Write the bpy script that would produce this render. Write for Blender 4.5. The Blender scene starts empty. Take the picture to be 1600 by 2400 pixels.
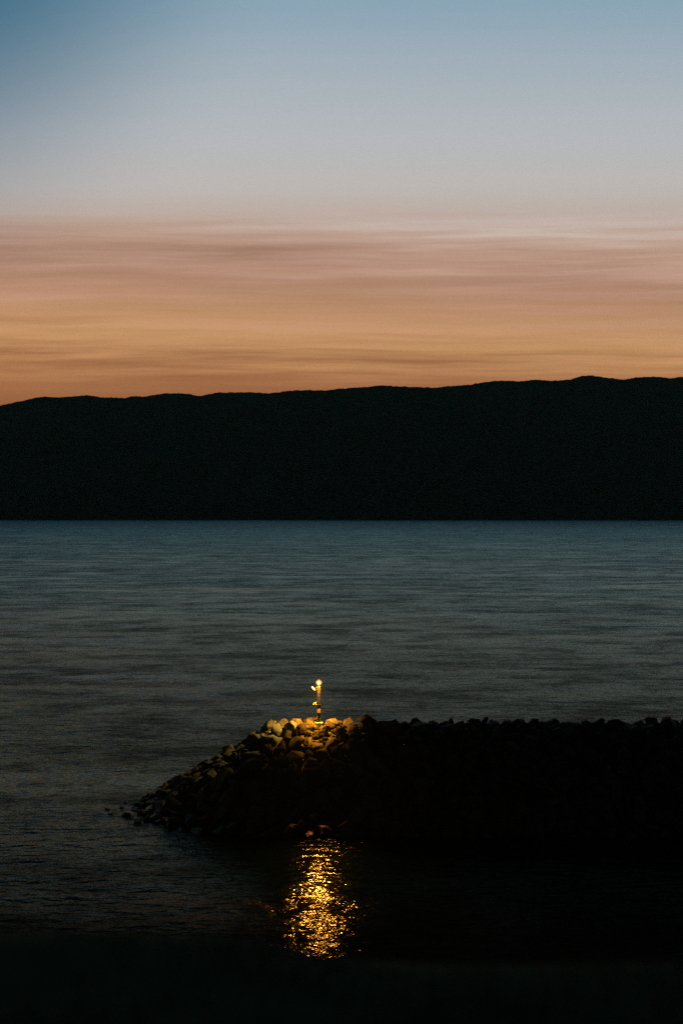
import bpy, bmesh, math, random
import numpy as np
from mathutils import Vector, Matrix, noise

random.seed(7)
rng = np.random.default_rng(11)
C = bpy.context.scene.collection
S = bpy.context.scene

# ------------------------------------------------------------------ camera
F = 2900.0            # focal length in pixels of the 1600x2400 photograph
H = 41.5              # eye height above the sea
cam_d = bpy.data.cameras.new("camera")
cam_d.sensor_fit = 'VERTICAL'
cam_d.sensor_height = 36.0
cam_d.lens = 36.0 * F / 2400.0
cam_d.clip_start = 0.3
cam_d.clip_end = 60000.0
cam_d.dof.use_dof = True
cam_d.dof.focus_distance = 175.0
cam_d.dof.aperture_fstop = 0.9
cam = bpy.data.objects.new("camera", cam_d)
cam.location = (0, 0, H)
cam.rotation_euler = (math.radians(90), 0, 0)
C.objects.link(cam)
S.camera = cam

S.view_settings.view_transform = 'Standard'
S.view_settings.look = 'None'
S.view_settings.exposure = 0.0
S.view_settings.gamma = 1.0
S.view_settings.use_curve_mapping = False
S.cycles.use_denoising = False
S.cycles.sample_clamp_indirect = 4.0
S.cycles.max_bounces = 5
S.cycles.caustics_reflective = False
S.cycles.caustics_refractive = False


def lin(r, g, b):
    def f(c):
        c /= 255.0
        return c / 12.92 if c <= 0.04045 else ((c + 0.055) / 1.055) ** 2.4
    return (f(r), f(g), f(b), 1.0)


class N:
    """small helper round a node tree"""
    def __init__(self, tree):
        self.t = tree
        tree.nodes.clear()

    def new(self, kind, **kw):
        n = self.t.nodes.new(kind)
        for k, v in kw.items():
            setattr(n, k, v)
        return n

    def link(self, a, b):
        self.t.links.new(a, b)

    def put(self, sock, v):
        if isinstance(v, (int, float)):
            sock.default_value = v
        elif isinstance(v, (tuple, list)):
            sock.default_value = v
        else:
            self.link(v, sock)

    def math(self, op, a, b=0.0, c=0.0, clamp=False):
        n = self.new('ShaderNodeMath', operation=op, use_clamp=clamp)
        self.put(n.inputs[0], a)
        self.put(n.inputs[1], b)
        self.put(n.inputs[2], c)
        return n.outputs[0]

    def smooth(self, x, a, b, lo=0.0, hi=1.0):
        n = self.new('ShaderNodeMapRange', interpolation_type='SMOOTHSTEP')
        self.put(n.inputs[0], x)
        n.inputs[1].default_value = a
        n.inputs[2].default_value = b
        n.inputs[3].default_value = lo
        n.inputs[4].default_value = hi
        return n.outputs[0]

    def linear(self, x, a, b, lo=0.0, hi=1.0):
        n = self.new('ShaderNodeMapRange')
        self.put(n.inputs[0], x)
        n.inputs[1].default_value = a
        n.inputs[2].default_value = b
        n.inputs[3].default_value = lo
        n.inputs[4].default_value = hi
        return n.outputs[0]

    def noise(self, vec, scale, detail=3.0, rough=0.5, out='Fac'):
        n = self.new('ShaderNodeTexNoise')
        self.put(n.inputs['Vector'], vec)
        n.inputs['Scale'].default_value = scale
        n.inputs['Detail'].default_value = detail
        n.inputs['Roughness'].default_value = rough
        return n.outputs[out]

    def mapping(self, vec, loc=(0, 0, 0), rot=(0, 0, 0), scale=(1, 1, 1)):
        n = self.new('ShaderNodeMapping')
        self.put(n.inputs[0], vec)
        n.inputs[1].default_value = loc
        n.inputs[2].default_value = rot
        n.inputs[3].default_value = scale
        return n.outputs[0]

    def mix(self, fac, a, b, blend='MIX'):
        n = self.new('ShaderNodeMix', data_type='RGBA', blend_type=blend)
        self.put(n.inputs[0], fac)
        self.put(n.inputs[6], a)
        self.put(n.inputs[7], b)
        return n.outputs[2]

    def ramp(self, x, stops):
        n = self.new('ShaderNodeValToRGB')
        r = n.color_ramp
        while len(r.elements) > 1:
            r.elements.remove(r.elements[-1])
        r.elements[0].position = stops[0][0]
        r.elements[0].color = stops[0][1]
        for p, c in stops[1:]:
            e = r.elements.new(p)
            e.color = c
        self.put(n.inputs[0], x)
        return n.outputs[0]


# ------------------------------------------------------------------ sky after sunset
W = bpy.data.worlds.new("World")
S.world = W
W.use_nodes = True
w = N(W.node_tree)
SUN_EL, SUN_AZ = math.radians(1.0), math.radians(-25)     # low behind the ridge, a little to the left
nish = w.new('ShaderNodeTexSky', sky_type='NISHITA', sun_disc=False, sun_elevation=SUN_EL,
             sun_rotation=SUN_AZ)
tc = w.new('ShaderNodeTexCoord').outputs['Generated']
sx = w.new('ShaderNodeSeparateXYZ')
w.link(tc, sx.inputs[0])
dx, dy, dz = sx.outputs
flat = w.math('MULTIPLY_ADD', w.math('MULTIPLY', dx, dx), 0.5, 1.0)      # the cloud bands run straight, not round the zenith
dzf = w.math('MULTIPLY', dz, flat)
el = w.math('MULTIPLY', w.math('ARCSINE', dzf), 180 / math.pi)
cv = w.new('ShaderNodeCombineXYZ')
w.link(dx, cv.inputs[0])
w.link(dy, cv.inputs[1])
wav = w.noise(w.mapping(tc, (4.4, 2.0, 0.3), (0, 0, 0), (3.2, 3.2, 9)), 1.0, 3, 0.55)
w.link(w.math('ADD', dzf, w.math('MULTIPLY', w.math('SUBTRACT', wav, 0.5), 0.016)), cv.inputs[2])
cv = cv.outputs[0]
# thin high cloud drawn out in streaks, slightly tilted
n1 = w.noise(w.mapping(cv, (3.1, 0, 0.7), (0, math.radians(-1.6), 0), (2.6, 2.6, 60)), 1.0, 4, 0.55)
n2 = w.noise(w.mapping(cv, (9.1, 0, 2.7), (0, math.radians(-2.6), 0), (7, 7, 190)), 1.0, 5, 0.62)
n3 = w.noise(w.mapping(cv, (1.1, 5, 0.2), (0, math.radians(-1.0), 0), (1.2, 1.2, 22)), 1.0, 2, 0.5)
cl = w.math('ADD', w.math('MULTIPLY', w.math('SUBTRACT', n1, 0.5), 1.0),
            w.math('MULTIPLY', w.math('SUBTRACT', n2, 0.5), 0.7))
cl = w.math('ADD', cl, w.math('MULTIPLY', w.math('SUBTRACT', n3, 0.5), 0.8))
band = w.math('MULTIPLY', w.smooth(el, 4.8, 8.2), w.smooth(el, 14.0, 11.8))
el2 = w.math('ADD', el, w.math('MULTIPLY', cl, w.math('MULTIPLY_ADD', band, 3.0, 0.5)))
el2 = w.math('ADD', el2, w.math('MULTIPLY', w.math('MULTIPLY', dx, band), 1.6))
sky = w.ramp(w.math('DIVIDE', el2, 90.0), [(e / 90.0, lin(*c)) for e, c in (
    (0.0, (120, 72, 46)), (4.6, (146, 88, 54)), (6.0, (172, 113, 75)), (7.2, (210, 154, 104)),
    (8.4, (209, 157, 112)), (9.4, (196, 148, 114)), (10.6, (187, 144, 121)), (11.9, (192, 154, 134)),
    (13.0, (194, 166, 150)), (13.7, (197, 180, 171)), (14.8, (195, 190, 187)), (17.2, (186, 190, 195)),
    (20.0, (165, 180, 190)), (22.6, (140, 168, 186)), (29.0, (52, 84, 104)), (42.0, (14, 30, 40)),
    (90.0, (5, 13, 18)))])
# brightness of the streaks
sky = w.mix(1.0, sky, w.math('MULTIPLY_ADD', w.math('MULTIPLY', cl, band), 0.75, 1.0), 'MULTIPLY')
# deeper teal towards the upper left, away from the afterglow
dv = Vector((-1250, F, 1640)).normalized()
dot = w.new('ShaderNodeVectorMath', operation='DOT_PRODUCT')
w.link(tc, dot.inputs[0])
dot.inputs[1].default_value = dv
teal = w.math('POWER', w.smooth(dot.outputs['Value'], 0.935, 1.004), 1.7)
sky = w.mix(teal, sky, lin(16, 94, 124))
# the sky opposite the sunset is already dark
back = w.smooth(dy, 0.0, 0.88, 0.07, 1.0)
sky = w.mix(1.0, sky, back, 'MULTIPLY')
sky = w.mix(0.004, sky, nish.outputs[0], 'ADD')
bg = w.new('ShaderNodeBackground')
w.link(sky, bg.inputs[0])
bg.inputs[1].default_value = 1.0
wo = w.new('ShaderNodeOutputWorld')
w.link(bg.outputs[0], wo.inputs[0])

sun_d = bpy.data.lights.new("sun", 'SUN')
sun_d.energy = 0.02                        # all but set: the ridge hides it
sun_d.angle = math.radians(0.5)
sun_d.color = (1.0, 0.72, 0.5)
sun = bpy.data.objects.new("sun", sun_d)
sun.rotation_euler = Vector((math.sin(-SUN_AZ) * -1, math.cos(SUN_AZ), math.tan(SUN_EL))).to_track_quat('Z', 'Y').to_euler()
C.objects.link(sun)


# ------------------------------------------------------------------ helpers
def mat(name):
    m = bpy.data.materials.new(name)
    m.use_nodes = True
    return m, N(m.node_tree)


def out(n, sh):
    o = n.new('ShaderNodeOutputMaterial')
    n.link(sh, o.inputs[0])


def principled(n, **kw):
    p = n.new('ShaderNodeBsdfPrincipled')
    for k, v in kw.items():
        n.put(p.inputs[k.replace('_', ' ')], v)
    return p


def link_mesh(name, me, m=None, parent=None, smooth=True):
    if m is not None:
        me.materials.append(m)
    if smooth:
        me.polygons.foreach_set('use_smooth', [True] * len(me.polygons))
    o = bpy.data.objects.new(name, me)
    C.objects.link(o)
    if parent is not None:
        o.parent = parent
    return o


def bm_obj(name, bm, m, parent=None, smooth=False):
    me = bpy.data.meshes.new(name)
    bm.normal_update()
    bm.to_mesh(me)
    bm.free()
    return link_mesh(name, me, m, parent, smooth)


def np_mesh(name, verts, faces):
    me = bpy.data.meshes.new(name)
    me.from_pydata([tuple(v) for v in verts], [], [tuple(f) for f in faces])
    me.update()
    return me


def grid_faces(nx, ny):
    i = np.arange(nx - 1)[None, :]
    j = np.arange(ny - 1)[:, None]
    a = (j * nx + i).ravel()
    return np.stack([a, a + 1, a + nx + 1, a + nx], 1)


def tag(o, label=None, cat=None, group=None, kind=None):
    if label:
        o['label'] = label
    if cat:
        o['category'] = cat
    if group:
        o['group'] = group
    if kind:
        o['kind'] = kind
    return o


def bar(bm, a, b, r, seg=6):
    a, b = Vector(a), Vector(b)
    d = b - a
    M = Matrix.Translation((a + b) / 2) @ d.to_track_quat('Z', 'Y').to_matrix().to_4x4()
    bmesh.ops.create_cone(bm, cap_ends=True, segments=seg, radius1=r, radius2=r, depth=d.length, matrix=M)


def box(bm, c, s, rot=None, bevel=0.0):
    M = Matrix.Translation(c)
    if rot is not None:
        M = M @ rot
    M = M @ Matrix.Diagonal((s[0], s[1], s[2], 1))
    g = bmesh.ops.create_cube(bm, size=1.0, matrix=M)
    if bevel:
        es = {e for v in g['verts'] for e in v.link_edges}
        bmesh.ops.bevel(bm, geom=list(es), offset=bevel, segments=2, affect='EDGES', profile=0.5)


def lathe(bm, prof, seg=24, c=(0, 0, 0)):
    rings = []
    for r, z in prof:
        rings.append([bm.verts.new((c[0] + r * math.cos(2 * math.pi * k / seg), c[1] + r * math.sin(2 * math.pi * k / seg), c[2] + z))
                      for k in range(seg)])
    for a, b in zip(rings, rings[1:]):
        for k in range(seg):
            bm.faces.new((a[k], a[(k + 1) % seg], b[(k + 1) % seg], b[k]))
    bm.faces.new(list(reversed(rings[0])))
    bm.faces.new(rings[-1])


def px(u, v, d):
    return Vector(((u - 800) / F * d, d, H - (v - 1200) / F * d))


# ------------------------------------------------------------------ water
m_water, n = mat("sea_water")
geo = n.new('ShaderNodeNewGeometry').outputs['Position']
sp = n.new('ShaderNodeSeparateXYZ')
n.link(geo, sp.inputs[0])
X, Y, Z = sp.outputs
# lee of the breakwater: calmer water, its dark mirror image painted into the reflectivity
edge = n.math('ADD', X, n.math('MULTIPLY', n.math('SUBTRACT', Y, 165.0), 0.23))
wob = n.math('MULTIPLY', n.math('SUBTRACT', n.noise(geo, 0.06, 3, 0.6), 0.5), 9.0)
lee_mirror = n.math('MULTIPLY', n.smooth(n.math('ADD', edge, wob), -29.0, -13.0), n.smooth(Y, 178.0, 168.0))
# wind patches lying across the view
patch = n.noise(n.mapping(geo, scale=(0.008, 0.03, 1)), 1.0, 4, 0.6)
patch2 = n.noise(n.mapping(geo, rot=(0, 0, 0.06), scale=(0.0012, 0.012, 1)), 1.0, 4, 0.62)
wind = n.math('MULTIPLY', n.smooth(patch, 0.30, 0.62, 0.45, 1.15), n.smooth(patch2, 0.3, 0.65, 0.82, 1.12))
amp = n.math('MULTIPLY', n.math('MULTIPLY', wind, n.smooth(Y, 105, 150, 0.74, 1.12)), n.math('MULTIPLY_ADD', lee_mirror, -0.40, 1.0))
h1 = n.noise(n.mapping(geo, rot=(0, 0, 0.2), scale=(0.10, 0.22, 1)), 1.0, 2, 0.5)
h2 = n.noise(n.mapping(geo, rot=(0, 0, -0.15), scale=(0.40, 0.75, 1)), 1.0, 2, 0.5)
h3 = n.noise(n.mapping(geo, scale=(2.9, 3.4, 1)), 1.0, 1, 0.5)
h0 = n.noise(n.mapping(geo, rot=(0, 0, 0.12), scale=(0.014, 0.034, 1)), 1.0, 3, 0.55)
hh = n.math('ADD', n.math('MULTIPLY', n.math('MULTIPLY', h0, 3.2), n.smooth(Y, 180, 320)), n.math('ADD', n.math('MULTIPLY', h1, 0.85), n.math('ADD', n.math('MULTIPLY', h2, 0.50), n.math('MULTIPLY', h3, 0.08))))
bump = n.new('ShaderNodeBump')
bump.inputs['Distance'].default_value = 1.0
n.put(bump.inputs['Strength'], n.math('MULTIPLY', amp, 0.9, clamp=True))
n.link(hh, bump.inputs['Height'])
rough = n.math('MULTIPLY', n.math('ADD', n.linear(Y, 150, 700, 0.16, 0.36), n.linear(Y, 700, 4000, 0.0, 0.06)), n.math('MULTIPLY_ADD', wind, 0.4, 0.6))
rough = n.math('MULTIPLY', rough, n.math('MULTIPLY_ADD', lee_mirror, -0.38, 1.0))
gl = n.new('ShaderNodeBsdfGlossy', distribution='GGX')
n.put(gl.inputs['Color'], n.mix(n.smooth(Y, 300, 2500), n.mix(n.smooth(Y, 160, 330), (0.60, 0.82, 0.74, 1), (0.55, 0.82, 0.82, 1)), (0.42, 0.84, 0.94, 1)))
n.put(gl.inputs['Roughness'], rough)
n.link(bump.outputs[0], gl.inputs['Normal'])
df = n.new('ShaderNodeBsdfDiffuse')
df.inputs['Color'].default_value = (0.0002, 0.0012, 0.0018, 1)
fr = n.new('ShaderNodeFresnel')
fr.inputs['IOR'].default_value = 1.16
n.link(bump.outputs[0], fr.inputs['Normal'])
mx = n.new('ShaderNodeMixShader')
patch4 = n.noise(n.mapping(geo, (7, 3, 0), (0, 0, 0.1), (0.035, 0.055, 1)), 1.0, 7, 0.75)
patch3 = n.noise(n.mapping(geo, rot=(0, 0, -0.05), scale=(0.0022, 0.011, 1)), 1.0, 5, 0.68)
n.put(mx.inputs[0], n.math('MULTIPLY', n.math('MULTIPLY', n.math('MULTIPLY', fr.outputs[0], n.smooth(patch3, 0.34, 0.62, 1.06, 0.84)), n.smooth(patch4, 0.42, 0.62, 1.14, 0.45)), n.math('MULTIPLY', n.math('MULTIPLY', n.smooth(Y, 400, 4500, 0.92, 0.52), n.smooth(Y, 98, 160, 0.22, 1.15)), n.math('MULTIPLY_ADD', lee_mirror, -0.90, 1.0))))  # breakwater's dark mirror image and the near and far fades put into reflectivity
n.link(df.outputs[0], mx.inputs[1])
n.link(gl.outputs[0], mx.inputs[2])
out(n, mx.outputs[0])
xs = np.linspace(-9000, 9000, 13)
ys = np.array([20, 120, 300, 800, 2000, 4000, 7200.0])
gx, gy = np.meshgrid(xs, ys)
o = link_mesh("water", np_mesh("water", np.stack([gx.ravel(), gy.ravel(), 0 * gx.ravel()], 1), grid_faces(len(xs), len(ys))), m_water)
tag(o, "dark rippled sea between the rocky breakwater and the far hills", "sea", kind='structure')

# ------------------------------------------------------------------ far ridge
RID = [(0, 89), (30, 82), (60, 76), (85, 70), (105, 68), (135, 70), (160, 68), (200, 65), (240, 70), (290, 71), (305, 67), (330, 68),
       (375, 61), (410, 60), (440, 63), (458, 67), (495, 59), (560, 58), (585, 58), (615, 61), (660, 55), (700, 53), (745, 54), (760, 52),
       (790, 49), (840, 46), (880, 42), (920, 45), (960, 46), (1000, 48), (1025, 44), (1050, 43), (1085, 40), (1110, 35), (1150, 31),
       (1190, 33), (1230, 29), (1265, 32), (1305, 29), (1335, 21), (1360, 19), (1385, 24), (1430, 29), (1460, 24), (1500, 22),
       (1540, 26), (1568, 22)]
ru = np.array([-2600, -1800, -1200, -700, -400, -150] + [p[0] * 1.0204 for p in RID] + [1750, 2000, 2400, 2900, 3600, 4400.0])
rv = np.array([1080, 1020, 1040, 990, 1000, 965] + [860 + p[1] * 1.0215 for p in RID] + [875, 900, 880, 930, 960, 1010.0])
SHORE, RIDGE = 6334.0, 8300.0
us = np.concatenate([np.linspace(-2600, -60, 160), np.linspace(-50, 1650, 560), np.linspace(1660, 4400, 160)])
ts = np.concatenate([np.linspace(-0.02, 1.0, 90), np.linspace(1.03, 1.9, 20)])
V = []
for t in ts:
    for u in us:
        d = SHORE + (RIDGE - SHORE) * t
        x = (u - 800) / F * (SHORE + (RIDGE - SHORE) * 0.8 * 1.0)
        top = H + (1200 - np.interp(u, ru, rv)) / F * RIDGE
        x = (u - 800) / F * d
        if t <= 0:
            z = -6.0
        else:
            p = t ** 0.85 if t <= 1 else max(0.0, 1 - (t - 1) * 0.75)
            g = noise.fractal(Vector((x / 420.0, d / 1100.0, 3.0)), 0.9, 2.0, 6)
            env = math.sin(math.pi * min(t, 1.0)) ** 0.7 if t < 1 else min(1, (t - 1) * 3)
            z = top * p + g * 95 * env * (0.8 if t <= 1 else -0.3 * abs(g))
            if t <= 1:
                # never above the sight line to the ridge
                lim = H + (1200 - np.interp(u, ru, rv)) / F * d
                z = min(z, lim - 4 * (1 - t) * 40 if t < 1 else top)
            if abs(t - 1) < 0.02:
                z += 5.0 * noise.fractal(Vector((x / 40.0, 9.0, 1.0)), 0.7, 2.0, 4)
        V.append((x, d, z))
m_hill, n = mat("dark_hillside")
geo = n.new('ShaderNodeNewGeometry').outputs['Position']
a = n.noise(geo, 0.012, 5, 0.6)
col = n.ramp(a, [(0.3, (0.035, 0.062, 0.040, 1)), (0.7, (0.075, 0.105, 0.065, 1))])
p = principled(n, Base_Color=col, Roughness=1.0)
p.inputs['Specular IOR Level'].default_value = 0.0
out(n, p.outputs[0])
o = link_mesh("hills", np_mesh("hills", V, grid_faces(len(us), len(ts))), m_hill)
tag(o, "long black ridge of hills along the far shore", "hills", kind='structure')

# ------------------------------------------------------------------ breakwater
YC, HC = 177.5, 10.5          # line of the crest and its height
TX = -3.24                    # the light tower stands here
XE = -8.5                     # where the crest ends and the round head begins
XR = 88.0
SL_X, SL_F, SL_B, HALF = 1.78, 1.55, 1.35, 2.3


def mound(x, y):
    a = max(0.0, XE - x) / SL_X
    b = max(0.0, (YC - HALF) - y) / SL_F
    c = max(0.0, y - (YC + HALF)) / SL_B
    return HC - math.hypot(a, max(b, c))


def mound_n(x, y):
    e = 0.3
    return Vector((mound(x - e, y) - mound(x + e, y), mound(x, y - e) - mound(x, y + e), 2 * e)).normalized()


m_rock, n = mat("armour_rock")
tcg = n.new('ShaderNodeTexCoord').outputs['Object']
oi = n.new('ShaderNodeObjectInfo')
off = n.new('ShaderNodeVectorMath', operation='SCALE')
n.link(n.new('ShaderNodeNewGeometry').outputs['Position'], off.inputs[0])
off.inputs['Scale'].default_value = 1.0
P = off.outputs[0]
a = n.noise(P, 1.6, 5, 0.65)
b = n.noise(P, 9.0, 4, 0.7)
col = n.ramp(a, [(0.3, (0.03, 0.029, 0.026, 1)), (0.5, (0.065, 0.062, 0.055, 1)), (0.7, (0.125, 0.12, 0.105, 1))])
tint = n.linear(oi.outputs['Random'], 0, 1, 0.4, 1.3)
col = n.mix(1.0, col, tint, 'MULTIPLY')
# weed and wet below the tide line
sp = n.new('ShaderNodeSeparateXYZ')
n.link(P, sp.inputs[0])
wet = n.smooth(n.math('ADD', sp.outputs[2], n.math('MULTIPLY', a, 1.5)), 3.0, 1.2)
col = n.mix(wet, col, (0.035, 0.038, 0.028, 1))
bp = n.new('ShaderNodeBump')
bp.inputs['Distance'].default_value = 0.12
bp.inputs['Strength'].default_value = 0.9
n.put(bp.inputs['Height'], n.math('ADD', n.math('MULTIPLY', a, 1.0), n.math('MULTIPLY', b, 0.5)))
p = principled(n, Base_Color=col, Roughness=n.linear(wet, 0, 1, 0.9, 0.35))
p.inputs['Specular IOR Level'].default_value = 0.25
n.link(bp.outputs[0], p.inputs['Normal'])
out(n, p.outputs[0])


def rock_verts(seed, cuts):
    """a quarried block: the hull of a few scattered points, edges knocked off, faces broken up a little"""
    r = random.Random(seed)
    bm = bmesh.new()
    sc = Vector((r.uniform(1.0, 1.45), r.uniform(0.85, 1.15), r.uniform(0.62, 0.95)))
    for _ in range(r.randint(11, 16)):
        d = Vector((r.gauss(0, 1), r.gauss(0, 1), r.gauss(0, 1))).normalized() * r.uniform(0.88, 1.12)
        bm.verts.new((d.x * sc.x, d.y * sc.y, d.z * sc.z))
    g = bmesh.ops.convex_hull(bm, input=list(bm.verts))
    bmesh.ops.delete(bm, geom=[e for e in g['geom_interior'] if isinstance(e, bmesh.types.BMVert)], context='VERTS')
    bmesh.ops.dissolve_limit(bm, angle_limit=math.radians(14), verts=list(bm.verts), edges=list(bm.edges))
    bmesh.ops.bevel(bm, geom=list(bm.edges), offset=0.07, segments=1, affect='EDGES', profile=0.5)
    bmesh.ops.triangulate(bm, faces=list(bm.faces))
    if cuts:
        bmesh.ops.subdivide_edges(bm, edges=[e for e in bm.edges if e.calc_length() > 0.22], cuts=cuts, use_grid_fill=True)
        bmesh.ops.triangulate(bm, faces=list(bm.faces))
        o = Vector((r.uniform(0, 50), r.uniform(0, 50), r.uniform(0, 50)))
        for v in bm.verts:
            v.co *= 1.0 + 0.07 * noise.fractal(v.co * 2.4 + o, 0.7, 2.0, 4)
    vs = [v.co.copy() for v in bm.verts]
    for k, v in enumerate(bm.verts):
        v.index = k
    fs = [[q.index for q in f.verts] for f in bm.faces]
    bm.free()
    return vs, fs


NV = 26
rock_hi, rock_lo = [], []
for k in range(NV):
    vs, fs = rock_verts(100 + k, 2)
    me = np_mesh("boulder", vs, fs)
    me.materials.append(m_rock)
    rock_hi.append(me)
    rock_lo.append(rock_verts(100 + k, 0))

# dart throwing over the mound
R = random.Random(21)
pts = []
cell = {}


def try_put(x, y, rad, k=0.80):
    z = mound(x, y)
    gx_, gy_ = int(x // 3), int(y // 3)
    for i in (-1, 0, 1):
        for j in (-1, 0, 1):
            for q in cell.get((gx_ + i, gy_ + j), ()):
                if (q[0] - x) ** 2 + (q[1] - y) ** 2 + (q[2] - z) ** 2 < (k * (q[3] + rad)) ** 2:
                    return False
    e = (x, y, z, rad)
    pts.append(e)
    cell.setdefault((gx_, gy_), []).append(e)
    return True


# the tall rock where the light stops, and the peaked pair beside the tower
try_put(3.9, YC - 0.4, 1.25)
try_put(-4.7, YC - 0.9, 1.25)
try_put(-1.3, YC - 0.8, 1.2)
try_put(1.2, YC - 0.6, 1.2)
for tries, lo, hi in ((2500, 1.0, 1.4), (9000, 0.8, 1.05), (12000, 0.55, 0.8)):
    for _ in range(tries):
        x = R.uniform(-31, 62)
        y = R.uniform(YC - 23, YC + 7)
        z = mound(x, y)
        if z < -0.7:
            continue
        if math.hypot(x + 3.24, y - YC) < 0.95:
            continue
        try_put(x, y, R.uniform(lo, hi))




def uv(x, y, z):
    return 800 + x / y * F, 1200 + (H - z) / y * F


def score(q):
    x, y, z, r = q
    nn = mound_n(x, y)
    view = Vector((-x, -y, H - z)).normalized()
    f = max(0.12, nn.dot(view))
    u, v = uv(x, y, z)
    if u < -20 or u > 1620 or y > YC + 4.5:
        return 0
    s = r * r * f
    if z > HC - 1.3:
        s *= 3.0                      # the crest stands clear of its neighbours
    if x < 8:
        s *= 1.6
    return s


order = sorted(pts, key=score, reverse=True)
single, rest = order[:298], order[298:]
# loose rocks awash off the tip
awash = []
for u, v, r in ((318, 1898, 0.8), (300, 1912, 0.75), (283, 1893, 0.55), (322, 1926, 0.8), (345, 1922, 0.7), (262, 1908, 0.5), (296, 1880, 0.45),
                (340, 1872, 0.7), (370, 1928, 0.6), (252, 1897, 0.4), (312, 1919, 0.45), (330, 1908, 0.6)):
    d = H * F / (v - 1200)
    awash.append(((u - 800) / F * d, d, -0.24 * r, r))

ORD = ["first", "second", "third", "fourth", "fifth", "sixth", "seventh", "eighth", "ninth", "tenth", "eleventh", "twelfth", "thirteenth",
       "fourteenth", "fifteenth", "sixteenth", "seventeenth", "eighteenth", "nineteenth", "twentieth", "twenty-first", "twenty-second",
       "twenty-third", "twenty-fourth", "twenty-fifth", "twenty-sixth", "twenty-seventh", "twenty-eighth", "twenty-ninth", "thirtieth"]
ORD += ["%d" % k for k in range(31, 90)]


def place(q, sink=0.28):
    x, y, z, r = q
    k = R.randrange(NV)
    nn = mound_n(x, y) if z > 0 else Vector((0, 0, 1))
    o = bpy.data.objects.new("boulder", rock_hi[k])
    rot = nn.to_track_quat('Z', 'Y').to_matrix() @ Matrix.Rotation(R.uniform(0, 6.28), 3, 'Z') @ Matrix.Rotation(R.uniform(-0.5, 0.5), 3, 'X')
    o.rotation_euler = rot.to_euler()
    o.scale = (r * R.uniform(0.95, 1.15), r * R.uniform(0.95, 1.15), r * R.uniform(0.9, 1.25))
    o.location = Vector((x, y, z)) + nn * (r * (0.5 - sink + max(-0.3, min(0.35, R.gauss(0, 0.07 if (z > HC - 0.8 and x > 5) else 0.22)))))
    C.objects.link(o)
    return o


rows = {}
for q in single:
    x, y, z, r = q
    o = place(q)
    u, v = uv(x, y, z)
    if z > HC - 0.6:
        key = ('crest_left' if x < TX else 'crest_right')
    elif (-9 <= x < 4.5 and z > 6.0) or (-19 < x < -9 and z > 3.0 and y > YC - 9):
        key = ('lit', int((HC - z) // 1.6), x < TX)
    else:
        key = 'dark'
    rows.setdefault(key, []).append((x, o))
for key, L in rows.items():
    if key == 'dark':
        for x, o in L:
            if x < 5.5:
                tag(o, "dark boulder on the shadowed face of the breakwater head below the lamp glow", "boulder",
                    "dark boulders of the breakwater head")
            else:
                tag(o, "black unlit boulder on the shadowed breakwater slope right of the lamp glow", "boulder",
                    "unlit boulders of the breakwater slope")
        continue
    L.sort(key=lambda e: abs(e[0] - TX))
    for k, (x, o) in enumerate(L):
        if key == 'crest_left':
            lb = "pale yellow lit crest boulder, %s one left from the light tower" % ORD[k]
            gp = "lit boulders of the breakwater crest"
        elif key == 'crest_right':
            if x < 5:
                lb = "amber lit crest boulder, %s one right from the light tower" % ORD[k]
                gp = "lit boulders of the breakwater crest"
            else:
                lb = "black crest boulder against grey water, %s one right from the light tower" % ORD[k]
                gp = "unlit boulders of the breakwater crest"
        else:
            hue = "dim olive lit" if x < -9 else "dim amber lit"
            lb = "%s slope boulder in %s row under the crest, %s one %s of tower" % (
                hue, ORD[key[1]], ORD[k], "left" if key[2] else "right")
            gp = "lamp lit boulders of the breakwater head"
        tag(o, lb, "boulder", gp)
for k, q in enumerate(sorted(awash, key=lambda e: -e[0])):
    o = place(q, 0.4)
    tag(o, "low wet rock awash off the breakwater tip, %s one out from the slope" % ORD[k], "rock", "rocks awash off the breakwater tip")

# the remaining smaller stones and the packed core beneath
Vs, Fs = [], []
for q in rest:
    x, y, z, r = q
    vs, fs = rock_lo[R.randrange(NV)]
    nn = mound_n(x, y)
    M = Matrix.Translation(Vector((x, y, z)) + nn * r * 0.22) @ (nn.to_track_quat('Z', 'Y').to_matrix() @ Matrix.Rotation(R.uniform(0, 6.28), 3, 'Z')).to_4x4() @ Matrix.Diagonal((r * 1.03, r * 1.03, r * 1.05, 1))
    b0 = len(Vs)
    Vs += [M @ v for v in vs]
    Fs += [[i + b0 for i in f] for f in fs]
for x in np.arange(62, XR, 2.0):
    for y in np.arange(YC - 20, YC + 14, 2.0):
        q = (x + R.uniform(-.6, .6), y + R.uniform(-.6, .6))
        z = mound(*q)
        if z < -1:
            continue
        r = R.uniform(0.9, 1.4)
        vs, fs = rock_lo[R.randrange(NV)]
        M = Matrix.Translation((q[0], q[1], z)) @ Matrix.Rotation(R.uniform(0, 6.28), 4, 'Z') @ Matrix.Scale(r, 4)
        b0 = len(Vs)
        Vs += [M @ v for v in vs]
        Fs += [[i + b0 for i in f] for f in fs]
for x in np.arange(-26, 62, 1.9):                     # seaward face, seen only from the side
    for y in np.arange(YC + 7, YC + 19, 1.9):
        q = (x + R.uniform(-.6, .6), y + R.uniform(-.6, .6))
        z = mound(*q)
        if z < -1:
            continue
        r = R.uniform(0.9, 1.4)
        vs, fs = rock_lo[R.randrange(NV)]
        M = Matrix.Translation((q[0], q[1], z)) @ Matrix.Rotation(R.uniform(0, 6.28), 4, 'Z') @ Matrix.Scale(r, 4)
        b0 = len(Vs)
        Vs += [M @ v for v in vs]
        Fs += [[i + b0 for i in f] for f in fs]
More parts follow.
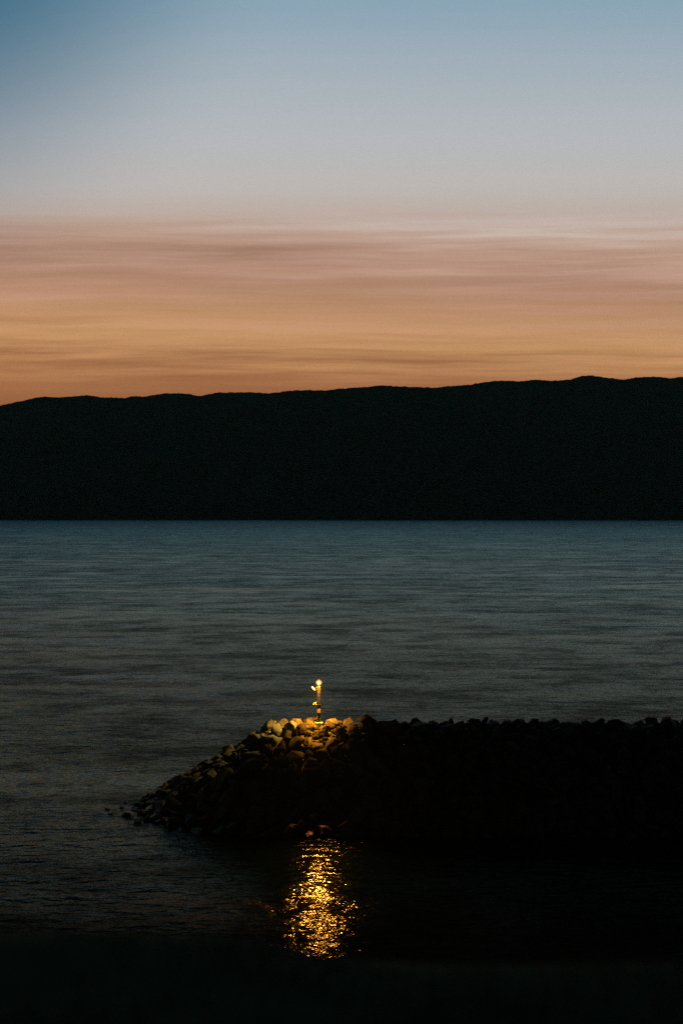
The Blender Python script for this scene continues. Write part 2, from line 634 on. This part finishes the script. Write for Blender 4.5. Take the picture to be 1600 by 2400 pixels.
for _ in range(1500):                                  # broken stone wedged in the gaps
    x, y = R.uniform(-27, 14), R.uniform(YC - 19, YC + 4)
    z = mound(x, y)
    if z < 0 or math.hypot(x - TX, y - YC) < 0.9:
        continue
    r = R.uniform(0.2, 0.5)
    vs, fs = rock_lo[R.randrange(NV)]
    nn = mound_n(x, y)
    M = Matrix.Translation(Vector((x, y, z)) + nn * R.uniform(-0.1, 0.45)) @ Matrix.Rotation(R.uniform(0, 6.28), 4, 'Z') @ Matrix.Rotation(R.uniform(-1, 1), 4, 'X') @ Matrix.Scale(r, 4)
    b0 = len(Vs)
    Vs += [M @ v for v in vs]
    Fs += [[i + b0 for i in f] for f in fs]
o = link_mesh("rubble", np_mesh("rubble", Vs, Fs), m_rock, None, False)
tag(o, "smaller stones packed between the big breakwater boulders", "rubble", kind='stuff')
xs = np.arange(-34, XR + 1, 0.8)
ys = np.arange(YC - 26, YC + 22, 0.8)
V = [(x, y, max(-3.0, mound(x, y) - 0.35 + 0.35 * noise.fractal(Vector((x * .6, y * .6, 0)), 0.8, 2, 4))) for y in ys for x in xs]
o = link_mesh("rock_mound", np_mesh("rock_mound", V, grid_faces(len(xs), len(ys))), m_rock)
tag(o, "core of the long rock breakwater under its boulders", "breakwater", kind='structure')

# ------------------------------------------------------------------ the light tower
def paint(name, c, rough=0.5, metal=0.0, wear=0.25):
    m, n = mat(name)
    g = n.new('ShaderNodeTexCoord').outputs['Object']
    a = n.noise(g, 6.0, 5, 0.65)
    col = n.mix(n.smooth(a, 0.45, 0.75, 0, wear), (*c, 1), (c[0] * 0.4, c[1] * 0.3, c[2] * 0.25, 1))
    p = principled(n, Base_Color=col, Roughness=rough, Metallic=metal)
    p.inputs['Specular IOR Level'].default_value = 0.08
    out(n, p.outputs[0])
    return m


m_galv = paint("galvanised_steel", (0.006, 0.006, 0.0058), 0.9, 0.0)
m_cab = paint("cabinet_paint", (0.16, 0.155, 0.14), 0.6)
m_conc = paint("weathered_concrete", (0.34, 0.33, 0.30), 0.9)
m_dark = paint("dark_steel", (0.012, 0.012, 0.012), 0.6)
def glow(name, c, s):
    m, n = mat(name)
    e = n.new('ShaderNodeEmission')
    e.inputs[0].default_value = (*c, 1)
    e.inputs[1].default_value = s
    out(n, e.outputs[0])
    return m


m_bulb = glow("lamp_white_hot", (1.0, 0.66, 0.22), 4.5)
m_lens_halo = glow("amber_lens_halo", (1.0, 0.36, 0.03), 1.0)  # lamp's orange halo put into the lens and cap as emission

ZB = 11.25
tw = bpy.data.objects.new("light_tower", None)
tw.location = (TX, YC, ZB)
C.objects.link(tw)
tag(tw, "slim steel lattice light tower with a lit amber lamp on the breakwater head", "light tower")

bm = bmesh.new()                                        # footing
box(bm, (0, 0, -0.6), (1.1, 1.1, 1.4), bevel=0.05)
bm_obj("footing", bm, m_conc, tw)
bm = bmesh.new()                                        # dark post with its flange
lathe(bm, [(0.30, 0.10), (0.30, 0.14), (0.16, 0.14), (0.15, 1.38), (0.22, 1.38), (0.22, 1.42)], 16)
for k in range(4):
    a = math.pi / 4 + k * math.pi / 2
    bar(bm, (0.24 * math.cos(a), 0.24 * math.sin(a), 0.12), (0.24 * math.cos(a), 0.24 * math.sin(a), 0.22), 0.025)
bm_obj("post", bm, m_dark, tw)
bm = bmesh.new()                                        # lower cabinet
box(bm, (0, 0.02, 1.78), (0.52, 0.42, 0.70), bevel=0.02)
cab = bm_obj("cabinet", bm, m_cab, tw)
bm = bmesh.new()
box(bm, (0, -0.198, 1.76), (0.44, 0.02, 0.56), bevel=0.006)
bm_obj("door", bm, m_cab, cab)
bm = bmesh.new()
box(bm, (0, 0.02, 2.16), (0.56, 0.46, 0.05), bevel=0.01)
bm_obj("lid", bm, m_galv, cab)
bm = bmesh.new()                                        # smaller box above, between two stubs
box(bm, (0.02, 0.0, 2.39), (0.33, 0.30, 0.40), bevel=0.02)
bm_obj("battery_box", bm, m_cab, tw)
for sx_ in (-1, 1):
    for sy_ in (-1, 1):
        bm = bmesh.new()
        bar(bm, (sx_ * 0.23, sy_ * 0.2, 2.186), (sx_ * 0.23, sy_ * 0.2, 2.60), 0.035, 8)
        bm_obj("stub_leg", bm, m_dark, tw)
bm = bmesh.new()                                        # platform plate
box(bm, (0, 0, 2.64), (0.58, 0.52, 0.07), bevel=0.01)
bm_obj("platform", bm, m_galv, tw)
bm = bmesh.new()                                        # lattice mast
Z0, Z1, hw, hd = 2.68, 5.22, 0.19, 0.17
cs = [(-hw, -hd), (hw, -hd), (hw, hd), (-hw, hd)]
for c in cs:
    bar(bm, (*c, Z0), (*c, Z1), 0.028, 8)
nb = 6
for k in range(nb):
    a = Z0 + (Z1 - Z0) * k / nb
    b = Z0 + (Z1 - Z0) * (k + 1) / nb
    for i in range(4):
        p0, p1 = cs[i], cs[(i + 1) % 4]
        bar(bm, (*p0, a), (*p1, b), 0.018, 6)
        bar(bm, (*p1, a), (*p0, b), 0.018, 6)
        bar(bm, (*p0, b), (*p1, b), 0.016, 6)
bm_obj("mast", bm, m_galv, tw)
bm = bmesh.new()                                        # lamp deck
lathe(bm, [(0.22, 5.22), (0.22, 5.26), (0.15, 5.26), (0.14, 5.42), (0.2, 5.42), (0.2, 5.45)], 20)
bm_obj("lamp_deck", bm, m_galv, tw)
LZ = 5.80
bm = bmesh.new()                                        # lantern: amber lens widened to stand for the lamp's halo, white-hot lamp showing
lathe(bm, [(0.20, 5.46), (0.33, 5.54), (0.42, 5.68), (0.46, 5.80), (0.43, 5.92), (0.33, 6.04), (0.2, 6.10)], 24)
lan = bm_obj("lantern", bm, m_lens_halo, tw, True)
bm = bmesh.new()
bmesh.ops.create_uvsphere(bm, u_segments=24, v_segments=16, radius=0.26, matrix=Matrix.Translation((0.0, -0.27, LZ)))
bm_obj("lamp", bm, m_bulb, lan, True)
bm = bmesh.new()
lathe(bm, [(0.24, 6.08), (0.2, 6.14), (0.06, 6.2), (0.035, 6.2), (0.03, 6.33), (0.004, 6.35)], 16)
bm_obj("cap", bm, m_lens_halo, lan, True)  # cap glows only as part of the painted halo
bm = bmesh.new()                                        # unseen plate added to block lamplight towards the right-hand rocks
box(bm, (0.50, -0.05, 5.86), (0.015, 1.0, 0.62))
bm_obj("light_blocker", bm, m_dark, lan)
# tilted panel on its arm, upper left
bm = bmesh.new()
rot = Matrix.Rotation(math.radians(46), 4, 'Y')
box(bm, (-0.80, -0.05, 4.98), (0.62, 0.46, 0.10), rot, 0.015)
sp_ = bm_obj("panel", bm, m_cab, tw)
bm = bmesh.new()
bar(bm, (-0.235, 0.0, 4.75), (-0.66, -0.05, 4.86), 0.012)
bar(bm, (-0.235, 0.0, 5.1), (-0.74, -0.05, 4.96), 0.010)
bm_obj("bracket", bm, m_dark, sp_)
# small side lamp on an arm, lower left
bm = bmesh.new()
box(bm, (-0.55, -0.05, 2.68), (0.56, 0.26, 0.10), bevel=0.015)
arm = bm_obj("arm", bm, m_cab, tw)
bm = bmesh.new()
lathe(bm, [(0.13, 0), (0.16, 0.05), (0.16, 0.14), (0.12, 0.2), (0.04, 0.23)], 16, (-0.53, -0.05, 2.75))
bm_obj("side_lamp", bm, m_cab, arm, True)

# the lamp's own light: its beam over the harbour water and its spill on the rocks beneath
def spot(name, e, col, loc, aim, size, blend, rad):
    ld = bpy.data.lights.new(name, 'SPOT')
    ld.energy = e
    ld.color = col
    ld.spot_size = math.radians(size)
    ld.spot_blend = blend
    ld.shadow_soft_size = rad
    lo = bpy.data.objects.new(name, ld)
    lo.location = loc
    lo.rotation_euler = (-Vector(aim)).to_track_quat('Z', 'Y').to_euler()
    C.objects.link(lo)


LP = Vector((TX, YC - 0.62, ZB + LZ))
spot("beam_light", 470000, (1.0, 0.26, 0.03), LP, (0, -1, -0.23), 60, 1.0, 0.18)
spot("spill_light", 64000, (1.0, 0.36, 0.02), LP + Vector((0, 0.10, 0)), (-0.10, 0.31, -1), 118, 0.8, 0.16)
# the greenish seaward sector of the same lantern
gd = bpy.data.lights.new("sector_light", 'SPOT')
gd.energy = 13000
gd.color = (1.0, 0.80, 0.14)
gd.spot_size = math.radians(56)
gd.spot_blend = 1.0
gd.shadow_soft_size = 0.12
go = bpy.data.objects.new("sector_light", gd)
go.location = (TX - 0.45, YC - 0.3, ZB + LZ)
go.rotation_euler = Vector((1.0, 0.12, 1.15)).to_track_quat('Z', 'Y').to_euler()
C.objects.link(go)

# ------------------------------------------------------------------ headland under the camera
def bank_z(x, y):
    # lip of the bank a few metres out, a little higher on the left
    lip = 5.5
    u = 800 + x / max(y, 2.0) * F
    v = np.interp(u, [-900, 0, 550, 760, 1000, 1700, 2600], [2124, 2182, 2208, 2237, 2250, 2268, 2285])
    zl = H - (v - 1200) / F * lip
    if y <= lip:
        t = max(-1.5, y / lip)
        return 39.75 + (zl - 39.75) * max(0, t) + 0.06 * noise.noise(Vector((x * 1.5, y * 1.5, 0)))
    d = y - lip
    return zl - d * 0.55 - max(0, d - 2.0) * 0.75


m_earth, n = mat("turf_soil")
g = n.new('ShaderNodeNewGeometry').outputs['Position']
col = n.ramp(n.noise(g, 3.0, 5, 0.6), [(0.3, (0.03, 0.06, 0.045, 1)), (0.7, (0.06, 0.10, 0.07, 1))])
p = principled(n, Base_Color=col, Roughness=1.0)
p.inputs['Specular IOR Level'].default_value = 0.0
out(n, p.outputs[0])
xs = np.linspace(-40, 40, 161)
ys = np.concatenate([np.linspace(-12, 12, 60), np.linspace(12.6, 46, 40)])
V = [(x, y, max(-2.0, bank_z(x, y))) for y in ys for x in xs]
o = link_mesh("headland", np_mesh("headland", V, grid_faces(len(xs), len(ys))), m_earth)
tag(o, "dark grassy headland in front of the camera", "headland", kind='structure')
m_grass, n = mat("grass_blades")
g = n.new('ShaderNodeNewGeometry').outputs['Position']
col = n.ramp(n.noise(g, 2.0, 4, 0.6), [(0.3, (0.04, 0.08, 0.06, 1)), (0.7, (0.08, 0.13, 0.09, 1))])
p = principled(n, Base_Color=col, Roughness=0.9)
p.inputs['Specular IOR Level'].default_value = 0.1
out(n, p.outputs[0])
Vs, Fs = [], []
G = random.Random(5)
for _ in range(26000):
    y = G.uniform(3.6, 6.4)
    x = G.uniform(-2.6, 2.6)
    cl_ = noise.noise(Vector((x * 1.1, y * 1.1, 4.0)))
    if G.random() > 0.55 + cl_:
        continue
    z = bank_z(x, y) - 0.02
    hgt = G.uniform(0.03, 0.085) * (1.0 + 0.8 * max(0, cl_)) * (G.uniform(1.3, 2.6) if G.random() < 0.2 else 1)
    a = G.uniform(0, 6.28)
    wd = G.uniform(0.0015, 0.003)
    lean = Vector((G.gauss(0.15, 0.3), G.gauss(0, 0.3), 0)) * hgt
    sv = Vector((math.cos(a), math.sin(a), 0)) * wd
    b0 = len(Vs)
    base = Vector((x, y, z))
    mid = base + lean * 0.35 + Vector((0, 0, hgt * 0.6))
    tip = base + lean + Vector((0, 0, hgt))
    Vs += [base - sv, base + sv, mid + sv * 0.8, mid - sv * 0.8, tip]
    Fs += [(b0, b0 + 1, b0 + 2, b0 + 3), (b0 + 3, b0 + 2, b0 + 4)]
o = link_mesh("grass", np_mesh("grass", Vs, Fs), m_grass)
tag(o, "dark blurred grass along the headland edge", "grass", kind='stuff')

# ------------------------------------------------------------------ evening air
m_air, n = mat("evening_air")
pv = n.new('ShaderNodeVolumePrincipled')
pv.inputs['Color'].default_value = (0.34, 0.84, 0.70, 1)
pv.inputs['Density'].default_value = 2.1e-5
pv.inputs['Anisotropy'].default_value = 0.0
o_ = n.new('ShaderNodeOutputMaterial')
n.link(pv.outputs[0], o_.inputs['Volume'])
bm = bmesh.new()
box(bm, (0, 5400, 646), (29000, 11400, 1308))
o = bm_obj("haze", bm, m_air)
tag(o, "thin evening haze over the water", "haze", kind='stuff')
